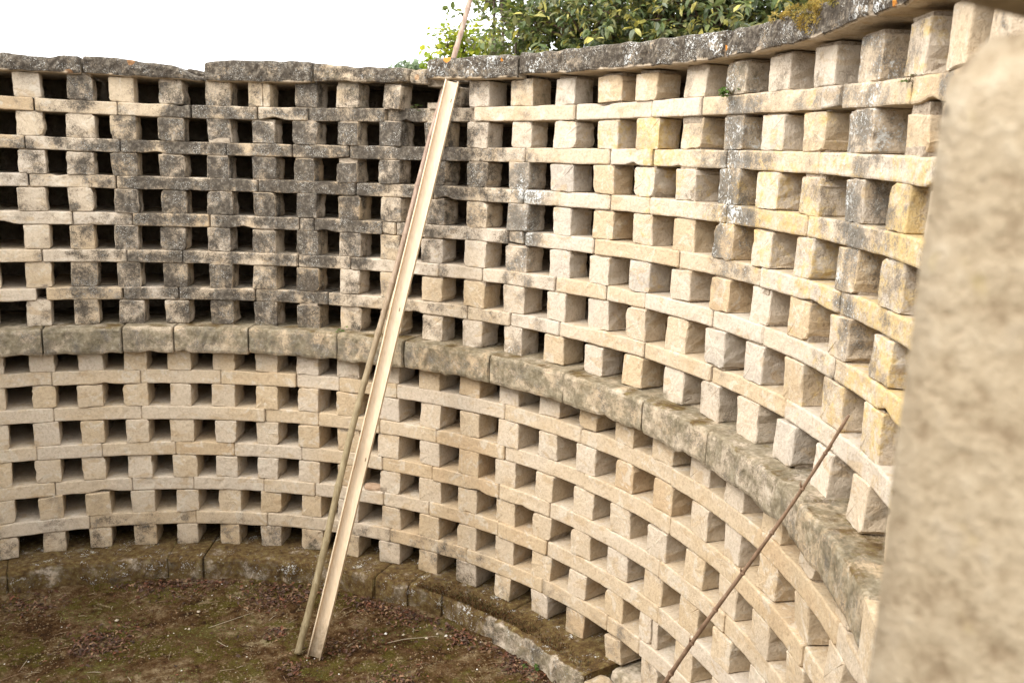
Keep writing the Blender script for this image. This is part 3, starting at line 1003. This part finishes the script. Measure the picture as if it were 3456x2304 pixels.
def limb(name, path, rads, parent, colr=(0.13, 0.10, 0.075), n=8):
    V, fs = tube(path, rads, n)
    return mk(name, V, fs, M['bark'], parent, col=np.array([*colr, 1.0]), smooth=True)


def azpt(az, D, z):
    a = math.radians(az)
    return Vector((D * math.sin(a), -3.52 + D * math.cos(a), ZO + z))


def shrub(name, label, cat, lumps, base, g, leafL, leafW, palette, mat, droop=0.3, crown_name='crown', thick_=.045):
    """lumps: (centre Vector, radius, leaves)"""
    root = empty(name, base, label, cat)
    C, D, Nv, LL, WW, CC = [], [], [], [], [], []
    for (c, rad, n) in lumps:
        # twigs carry whorls of leaves
        nt_ = max(8, n // 9)
        d = rand_dirs(g, nt_)
        rr = rad * (0.45 + 0.58 * g.random(nt_) ** 0.6)
        ctr = np.array(c) + d * rr[:, None] * np.array([1, 1, .85])
        for q in range(nt_):
            m_ = 9
            tw = d[q] * .6 + g.normal(0, .5, 3) + np.array([0, 0, .1]); tw /= np.linalg.norm(tw)
            tl = g.uniform(.10, .22)
            for e in range(m_):
                f = e / m_
                p = ctr[q] + tw * tl * f
                side = g.normal(0, 1, 3); side -= tw * (side @ tw); side /= np.linalg.norm(side)
                dd = side * .9 + tw * .55 + np.array([0, 0, -droop])
                C.append(p + side * .006); D.append(dd); Nv.append(tw * .4 + np.array([0, 0, .9]) + g.normal(0, .3, 3))
                s = g.uniform(.45, 1.2)
                LL.append(leafL * s); WW.append(leafW * s * g.uniform(.85, 1.2))
                pal = palette[g.choice(len(palette), p=[x[1] for x in palette])]
                CC.append(np.array(pal[0]) * g.uniform(.65, 1.3))
    tv, tf = [], []
    for (c, rad, n) in lumps:
        for q in range(16):
            d = Vector(rand_dirs(g, 1)[0]); d.z = abs(d.z) * .7
            c0 = Vector(c) + d * rad * .2
            v, f = tube([c0, c0 + d * rad * .5 + Vector((0, 0, .04)), c0 + d * rad * .85], [thick_ * .22, thick_ * .15, thick_ * .05], 4)
            k = len(tv); tv += v; tf += [tuple(i + k for i in ff) for ff in f]
    mk('twigs', tv, tf, M['bark'], root, col=np.array([.12, .08, .055, 1.0]))
    leaf_mesh(crown_name, C, D, Nv, LL, WW, np.array(CC), mat, root)
    # trunk and limbs
    top = Vector(base) + Vector((0, 0, 1.1))
    limb('trunk', [base, Vector(base) + Vector((.04, -.03, .5)), top], [thick_ * 2, thick_ * 1.6, thick_ * 1.3], root)
    for (c, rad, n) in lumps:
        c = Vector(c)
        mid = (top + c) / 2 + Vector((g.normal(0, .1), g.normal(0, .1), -.15))
        limb('limb', [top, mid, c, c + Vector((g.normal(0, .15), g.normal(0, .15), rad * .7))], [thick_ * .9, thick_ * .6, thick_ * .35, thick_ * .12], root, n=6)
    return root


g = np.random.default_rng(77)
pal_e = [((.060, .085, .028), .15), ((.10, .135, .040), .22), ((.15, .175, .055), .20), ((.20, .195, .075), .15), ((.36, .33, .09), .11), ((.46, .40, .09), .08), ((.21, .24, .15), .09)]
lumps = []
for az, D, z, rad, n in ((37.6, 8.4, 1.40, .55, 1100), (38.5, 7.6, 0.98, .50, 1700), (40.5, 8.1, 1.35, .70, 3200), (42.5, 7.6, 1.05, .60, 2800),
                         (44.5, 8.2, 1.45, .75, 3400), (46.0, 7.5, 1.0, .60, 2800), (48.3, 8.0, 1.4, .75, 3200), (50.5, 7.7, 1.0, .55, 2400), (52.5, 8.4, 1.3, .75, 2800), (55.5, 8.3, 1.2, .75, 2200), (58.5, 8.2, 1.25, .7, 1800)):
    lumps.append((azpt(az, D, z), rad, n))
shrub('evergreen_shrub', 'dense dark evergreen shrub with yellow-edged leaves growing behind the wall, right of centre', 'shrub',
      lumps, azpt(45, 8.2, -1.62), g, .090, .038, pal_e, M['leaf'])
g = np.random.default_rng(78)
pal_m = [((.12, .16, .045), .36), ((.18, .22, .06), .25), ((.30, .30, .07), .2), ((.20, .19, .10), .19)]
shrub('leafy_shrub', 'looser olive-green shrub showing sky through its leaves, between the pole and the dark shrub', 'shrub',
      [(azpt(33.3, 8.3, 1.35), .40, 400), (azpt(34.8, 8.6, 1.25), .44, 560), (azpt(32.8, 8.5, 1.70), .38, 240), (azpt(34.2, 8.0, 1.02), .30, 420), (azpt(35.8, 8.0, 1.02), .40, 620), (azpt(36.6, 8.6, 1.5), .45, 560)], azpt(33.8, 8.6, -1.62), g, .075, .04, pal_m, M['leaf'], thick_=.03)
g = np.random.default_rng(79)
pal_l = [((.30, .36, .03), .5), ((.42, .42, .04), .25), ((.20, .26, .03), .25)]
shrub('vine_bush', 'bright yellow-green bush poking over the wall behind the bamboo pole', 'bush',
      [(azpt(29.9, 9.0, 1.02), .20, 260), (azpt(30.9, 9.0, .98), .22, 330), (azpt(32.0, 9.0, 1.0), .24, 380), (azpt(33.2, 9.1, .98), .22, 330)], azpt(31.2, 9.1, -1.62), g, .062, .055, pal_l, M['softleaf'], thick_=.02)
g = np.random.default_rng(80)
pal_haze = [((.20, .26, .14), .5), ((.27, .32, .18), .3), ((.15, .20, .11), .2)]  # leaf colours lightened so that they carry the distance haze
shrub('distant_tree', 'small far-off grey-green tree top showing over the broken coping', 'tree',
      [(azpt(27.6, 28, 2.30), .55, 1100), (azpt(26.9, 28.4, 2.15), .5, 700), (azpt(28.5, 28.2, 2.35), .5, 800), (azpt(29.3, 28.6, 2.1), .5, 700), (azpt(26.2, 28.8, 1.95), .5, 600)],
      azpt(27.8, 28.5, -1.62), g, .16, .08, pal_haze, M['leaf'], thick_=.07)


def blades(name, label, cat, pts, g, hmin, hmax, wid, palette, lean=.5, kind='stuff', down=False):
    V, fs, cc = [], [], []
    for p in pts:
        h = g.uniform(hmin, hmax); a = g.uniform(0, 6.283)
        dx, dy = math.cos(a), math.sin(a)
        ln = g.uniform(.1, lean)
        k = len(V)
        up = -1 if down else 1
        for f, wf in ((0, 1), (.55, .7)):
            cx = p[0] + dx * ln * h * f * f; cy = p[1] + dy * ln * h * f * f; cz = p[2] + up * h * f
            V.append((cx - dy * wid * wf, cy + dx * wid * wf, cz)); V.append((cx + dy * wid * wf, cy - dx * wid * wf, cz))
        V.append((p[0] + dx * ln * h, p[1] + dy * ln * h, p[2] + up * h * (1 - ln * .3)))
        fs += [(k, k+1, k+3, k+2), (k+2, k+3, k+4)]
        c = np.array(palette[g.integers(len(palette))]) * g.uniform(.7, 1.3)
        cc += [(*c, 1)] * 5
    o = mk(name, V, fs, M['softleaf'], None, col=np.array(cc))
    return tag(o, label, cat, kind=kind)


g = np.random.default_rng(81)
blades('dry_grass', 'dry pale grass sprouting on the wall top between coping stones left of the pole', 'grass',
       [P3(g.uniform(.93, 1.085), g.uniform(3.95, 4.2), ZO + .43) for _ in range(150)], g, .08, .21, .0022, [(.42, .33, .16), (.34, .27, .13), (.22, .24, .07)])
blades('grass_tuft', 'green grass growing on the wall top above the rightmost coping', 'grass',
       [P3(g.uniform(1.80, 2.08), g.uniform(3.95, 4.2), ZO + .43) for _ in range(420)], g, .14, .34, .0028, [(.14, .17, .04), (.22, .22, .06), (.30, .25, .08)])
C, D, Nv, LL, WW, CC = [], [], [], [], [], []
for q in range(34):                                   # cushions spilling over the coping edge
    f = g.random()
    t = 1.985 + g.normal(0, .030)
    if f < .5: cc_ = P3(t, 3.118, ZO + .60 - .125 * g.random() * max(.15, 1 - abs(t - 1.99) / .05))
    else: cc_ = P3(t, 3.135 + .10 * g.random(), ZO + .598)
    rad = g.uniform(.010, .026)
    base_c = np.array([(.34, .24, .05), (.27, .18, .035), (.40, .30, .08), (.20, .16, .035)][g.integers(4)])
    for d in rand_dirs(g, 150):
        out_ = np.array([-math.sin(t), -math.cos(t), .5])
        if d @ out_ < -.2: continue
        p = np.array(cc_) + d * rad
        C.append(p); D.append(d + g.normal(0, .35, 3) + np.array([0, 0, -.35])); Nv.append(g.normal(0, 1, 3))
        LL.append(g.uniform(.008, .017)); WW.append(g.uniform(.002, .004)); CC.append(base_c * g.uniform(.6, 1.4))
o = leaf_mesh('moss_clump', C, D, Nv, LL, WW, np.array(CC), M['softleaf'], None)
tag(o, 'yellow-brown moss clump hanging over the right coping stone', 'moss')
pts = []
for _ in range(5200):
    t = g.uniform(1.10, 1.59)
    if mnoise.noise(Vector((t * 11, 3.3, 0))) + .25 * g.normal() < -.05: continue
    pts.append(P3(t, 2.955 + abs(g.normal(0, .06)), ZO - 2.808))
blades('brown_moss', 'red-brown moss carpeting the top of the low bench at right', 'moss', pts, g, .008, .028, .0025, [(.12, .055, .02), (.085, .040, .015), (.17, .10, .04), (.10, .09, .03)], .9)


def weed(label, p, g, n=12, s=1.0, group=None):
    root = empty('weed', p, label, 'weed', group)
    C, D, Nv, LL, WW, CC = [], [], [], [], [], []
    for i in range(n):
        a = g.uniform(0, 6.283)
        d = Vector((math.cos(a), math.sin(a), g.uniform(-.3, .6)))
        tip = Vector(p) + d.normalized() * g.uniform(.02, .06) * s + Vector((0, 0, g.uniform(-.02, .03) * s))
        V, fs = tube([p, (Vector(p) + tip) / 2 + Vector((0, 0, .008)), tip], [.0014, .0012, .001], 5)
        mk('stem', V, fs, M['softleaf'], root, col=np.array([.16, .13, .06, 1]))
        for e in range(3):
            b2 = a + (e - 1) * 1.1
            C.append(tip); D.append((math.cos(b2), math.sin(b2), -.2)); Nv.append((0, 0, 1.0)); LL.append(.026 * s); WW.append(.022 * s)
            CC.append(np.array((.10, .17, .035)) * g.uniform(.7, 1.4))
    leaf_mesh('foliage', C, D, Nv, LL, WW, np.array(CC), M['softleaf'], root)
    return root


g = np.random.default_rng(82)
weed('small leafy weed rooted in the slab joint under the right coping', P3(1.778, 3.19, ZO + .318), g, 14, 1.05)
weed('tiny green weed on the mossy ledge just left of the pole', P3(.872, 3.16, slab_z(6, .87)[1] + .004), g, 6, .7)
weed('little weed at the broken slab end beside the blurred pier', P3(2.19, 3.19, ZO + .27), g, 6, .6)
weed('green sprout on the floor beside the broken end of the bench', (2.86, .34, .02), g, 9, .9)
weed('sprig of weed in the broken top niche left of the pole', P3(1.03, 3.23, slab_z(0, 1.03)[1] + .003), g, 6, .6)

# ------------------------------------------------------------------ litter on the floor
g = np.random.default_rng(90)
LIT = [(0.79, 1.99, .14, 420), (1.23, 2.52, .10, 90), (0.42, 2.74, .12, 110), (1.85, 2.02, .13, 260), (2.03, 1.96, .10, 160), (2.4, 1.55, .10, 150), (2.55, 1.29, .10, 170),
       (1.74, 1.54, .06, 70), (1.69, 1.12, .07, 60), (2.15, 0.67, .10, 150), (1.96, 1.16, .10, 70), (2.2, 1.22, .10, 60), (2.84, 0.43, .10, 150), (1.44, 2.42, .12, 110), (0.57, 2.67, .10, 80), (2.72, .85, .08, 120)]
pts = []
for (x, y, s, n) in LIT:
    for _ in range(n):
        pts.append((x + g.normal(0, s * .75), y + g.normal(0, s * .75)))
for _ in range(620):   # band against the bench
    t = g.uniform(.35, 1.6); rr = 2.90 - abs(g.normal(0, .05))
    pts.append((rr * math.sin(t), rr * math.cos(t)))
for _ in range(260):
    t = g.uniform(-.2, 1.9); rr = 2.9 * math.sqrt(g.random())
    pts.append((rr * math.sin(t), rr * math.cos(t)))
C, D, Nv, LL, WW, CC = [], [], [], [], [], []
pal_d = [(.12, .052, .032), (.16, .085, .052), (.09, .045, .028), (.26, .16, .09), (.08, .05, .035), (.18, .075, .04), (.13, .08, .06)]
for (x, y) in pts:
    if math.hypot(x, y) > 2.915: continue
    a = g.uniform(0, 6.283)
    C.append((x, y, floor_z(x, y) + .004 + abs(g.normal(0, .006)))); D.append((math.cos(a), math.sin(a), g.normal(0, .35)))
    Nv.append((g.normal(0, .5), g.normal(0, .5), 1)); s = g.uniform(.55, 1.25); LL.append(.030 * s); WW.append(.013 * s * g.uniform(.6, 1.4))
    CC.append(np.array(pal_d[g.integers(len(pal_d))]) * g.uniform(.7, 1.3))
o = leaf_mesh('leaf_litter', C, D, Nv, LL, WW, np.array(CC), M['litter'], None, fold=.7)
tag(o, 'scattered red-brown dead leaves on the earth floor', 'leaf litter', kind='stuff')

V, fs, cc = [], [], []
for q in range(230):
    t = g.uniform(-.2, 1.9); rr = 2.88 * math.sqrt(g.random())
    x, y = rr * math.sin(t), rr * math.cos(t)
    a = g.uniform(0, 6.283); l = g.uniform(.03, .10) if g.random() < .8 else g.uniform(.12, .34)
    p0 = Vector((x, y, floor_z(x, y) + .006))
    x2, y2 = x + math.cos(a) * l, y + math.sin(a) * l
    if math.hypot(x2, y2) > 2.9: continue
    p2 = Vector((x2, y2, floor_z(x2, y2) + .007)); pm = (p0 + p2) / 2 + Vector((g.normal(0, .06) * l, g.normal(0, .06) * l, .004))
    v, f = tube([p0, pm, p2], [.0022, .0019, .001], 4)
    k = len(V); V += v; fs += [tuple(i + k for i in ff) for ff in f]
    c = np.array([(.30, .23, .14), (.22, .14, .08), (.40, .33, .23), (.16, .10, .06)][g.integers(4)])
    cc += [(*c, 1)] * len(v)
o = mk('twigs', V, fs, M['litter'], None, col=np.array(cc))
tag(o, 'thin dry twigs and straw lying on the earth floor', 'twigs', kind='stuff')

V, fs, cc = [], [], []
PEB = [(2.33, 1.18), (2.42, 1.11), (2.6, 0.99), (2.64, 0.95), (2.66, 0.93), (2.52, 0.99), (1.4, 2.07), (0.93, 2.23), (1.29, 1.87)]
spots = [(x, y, .012) for x, y in PEB]
for _ in range(200):
    t = g.uniform(-.2, 1.9); rr = 2.9 * math.sqrt(g.random())
    spots.append((rr * math.sin(t), rr * math.cos(t), g.uniform(.0025, .0065)))
for (x, y, s) in spots:
    z = floor_z(x, y) + s * .4
    k = len(V)
    for d in ((1, 0, 0), (0, 1, 0), (-1, 0, 0), (0, -1, 0), (0, 0, 1), (0, 0, -1)):
        V.append((x + d[0] * s * g.uniform(.7, 1.4), y + d[1] * s * g.uniform(.7, 1.4), z + d[2] * s * g.uniform(.5, .9)))
    for i in range(4):
        fs += [(k+i, k+(i+1) % 4, k+4), (k+(i+1) % 4, k+i, k+5)]
    c = np.array([(.62, .56, .46), (.50, .42, .31), (.70, .66, .58)][g.integers(3)])
    cc += [(*c, 1)] * 6
o = mk('pebbles', V, fs, M['pebble'], None, col=np.array(cc))
tag(o, 'small whitish stone chips scattered over the earth floor', 'pebbles', kind='stuff')

V, fs, cc = [], [], []
for _ in range(11000):
    t = g.uniform(-.1, 1.75); rr = 2.93 * math.sqrt(g.uniform(.12, 1))
    x, y = rr * math.sin(t), rr * math.cos(t)
    d = mnoise.noise(Vector((x * 3.1, y * 3.1, 5)))
    s_ = g.uniform(.003, .009); a = g.uniform(0, 6.283); z = floor_z(x, y) + .002
    k = len(V)
    for e in range(3):
        V.append((x + s_ * g.uniform(.5, 1.6) * math.cos(a + e * 2.1), y + s_ * g.uniform(.5, 1.6) * math.sin(a + e * 2.1), z - .001))
    V.append((x, y, z + s_ * g.uniform(.3, 1.0)))
    fs += [(k, k+1, k+3), (k+1, k+2, k+3), (k+2, k, k+3)]
    if d > .28: pal = [(.10, .09, .022), (.14, .125, .035), (.075, .065, .016)]
    elif d < -.18: pal = [(.24, .18, .10), (.19, .135, .07), (.15, .10, .05)]
    else: pal = [(.11, .058, .024), (.15, .092, .044), (.08, .038, .017), (.18, .125, .066)]
    c = np.array(pal[g.integers(len(pal))]) * g.uniform(.75, 1.25)
    cc += [(*c, 1)] * 4
o = mk('soil_crumbs', V, fs, M['litter'], None, col=np.array(cc))
tag(o, 'crumbs of soil and moss strewn over the earth floor', 'soil', kind='stuff')

# terracotta fragment lying in a niche beside the channel
t = .937; zf = slab_z(10, t)[1]
V, fs = [], []
n = 9
for lay in (0, 1):
    for i in range(n):
        a = 2 * math.pi * i / n
        u = .068 * math.cos(a) * (1 + .18 * math.sin(a * 3 + 1)); v = .05 * math.sin(a) * (1 + .2 * math.cos(a * 2))
        rr = 3.20 + v
        V.append((rr * math.sin(t) + u * math.cos(t), rr * math.cos(t) - u * math.sin(t), zf + .002 + lay * (.02 + .006 * math.sin(a))))
for i in range(n):
    fs.append((i, (i+1) % n, n + (i+1) % n, n + i))
fs.append(tuple(range(n))[::-1]); fs.append(tuple(range(n, 2*n)))
b = NB('terracotta')
M['terracotta'] = b.finish(b.ramp(b.noise(35, 4), [(0.3, (0.34, 0.22, 0.13)), (0.7, (0.48, 0.34, 0.23))]), 0.9, b.noise(80), 0.4, 0.004)
o = mk('tile_fragment', V, fs, M['terracotta'], None)
tag(o, 'broken orange tile fragment lying in a niche beside the channel', 'tile')
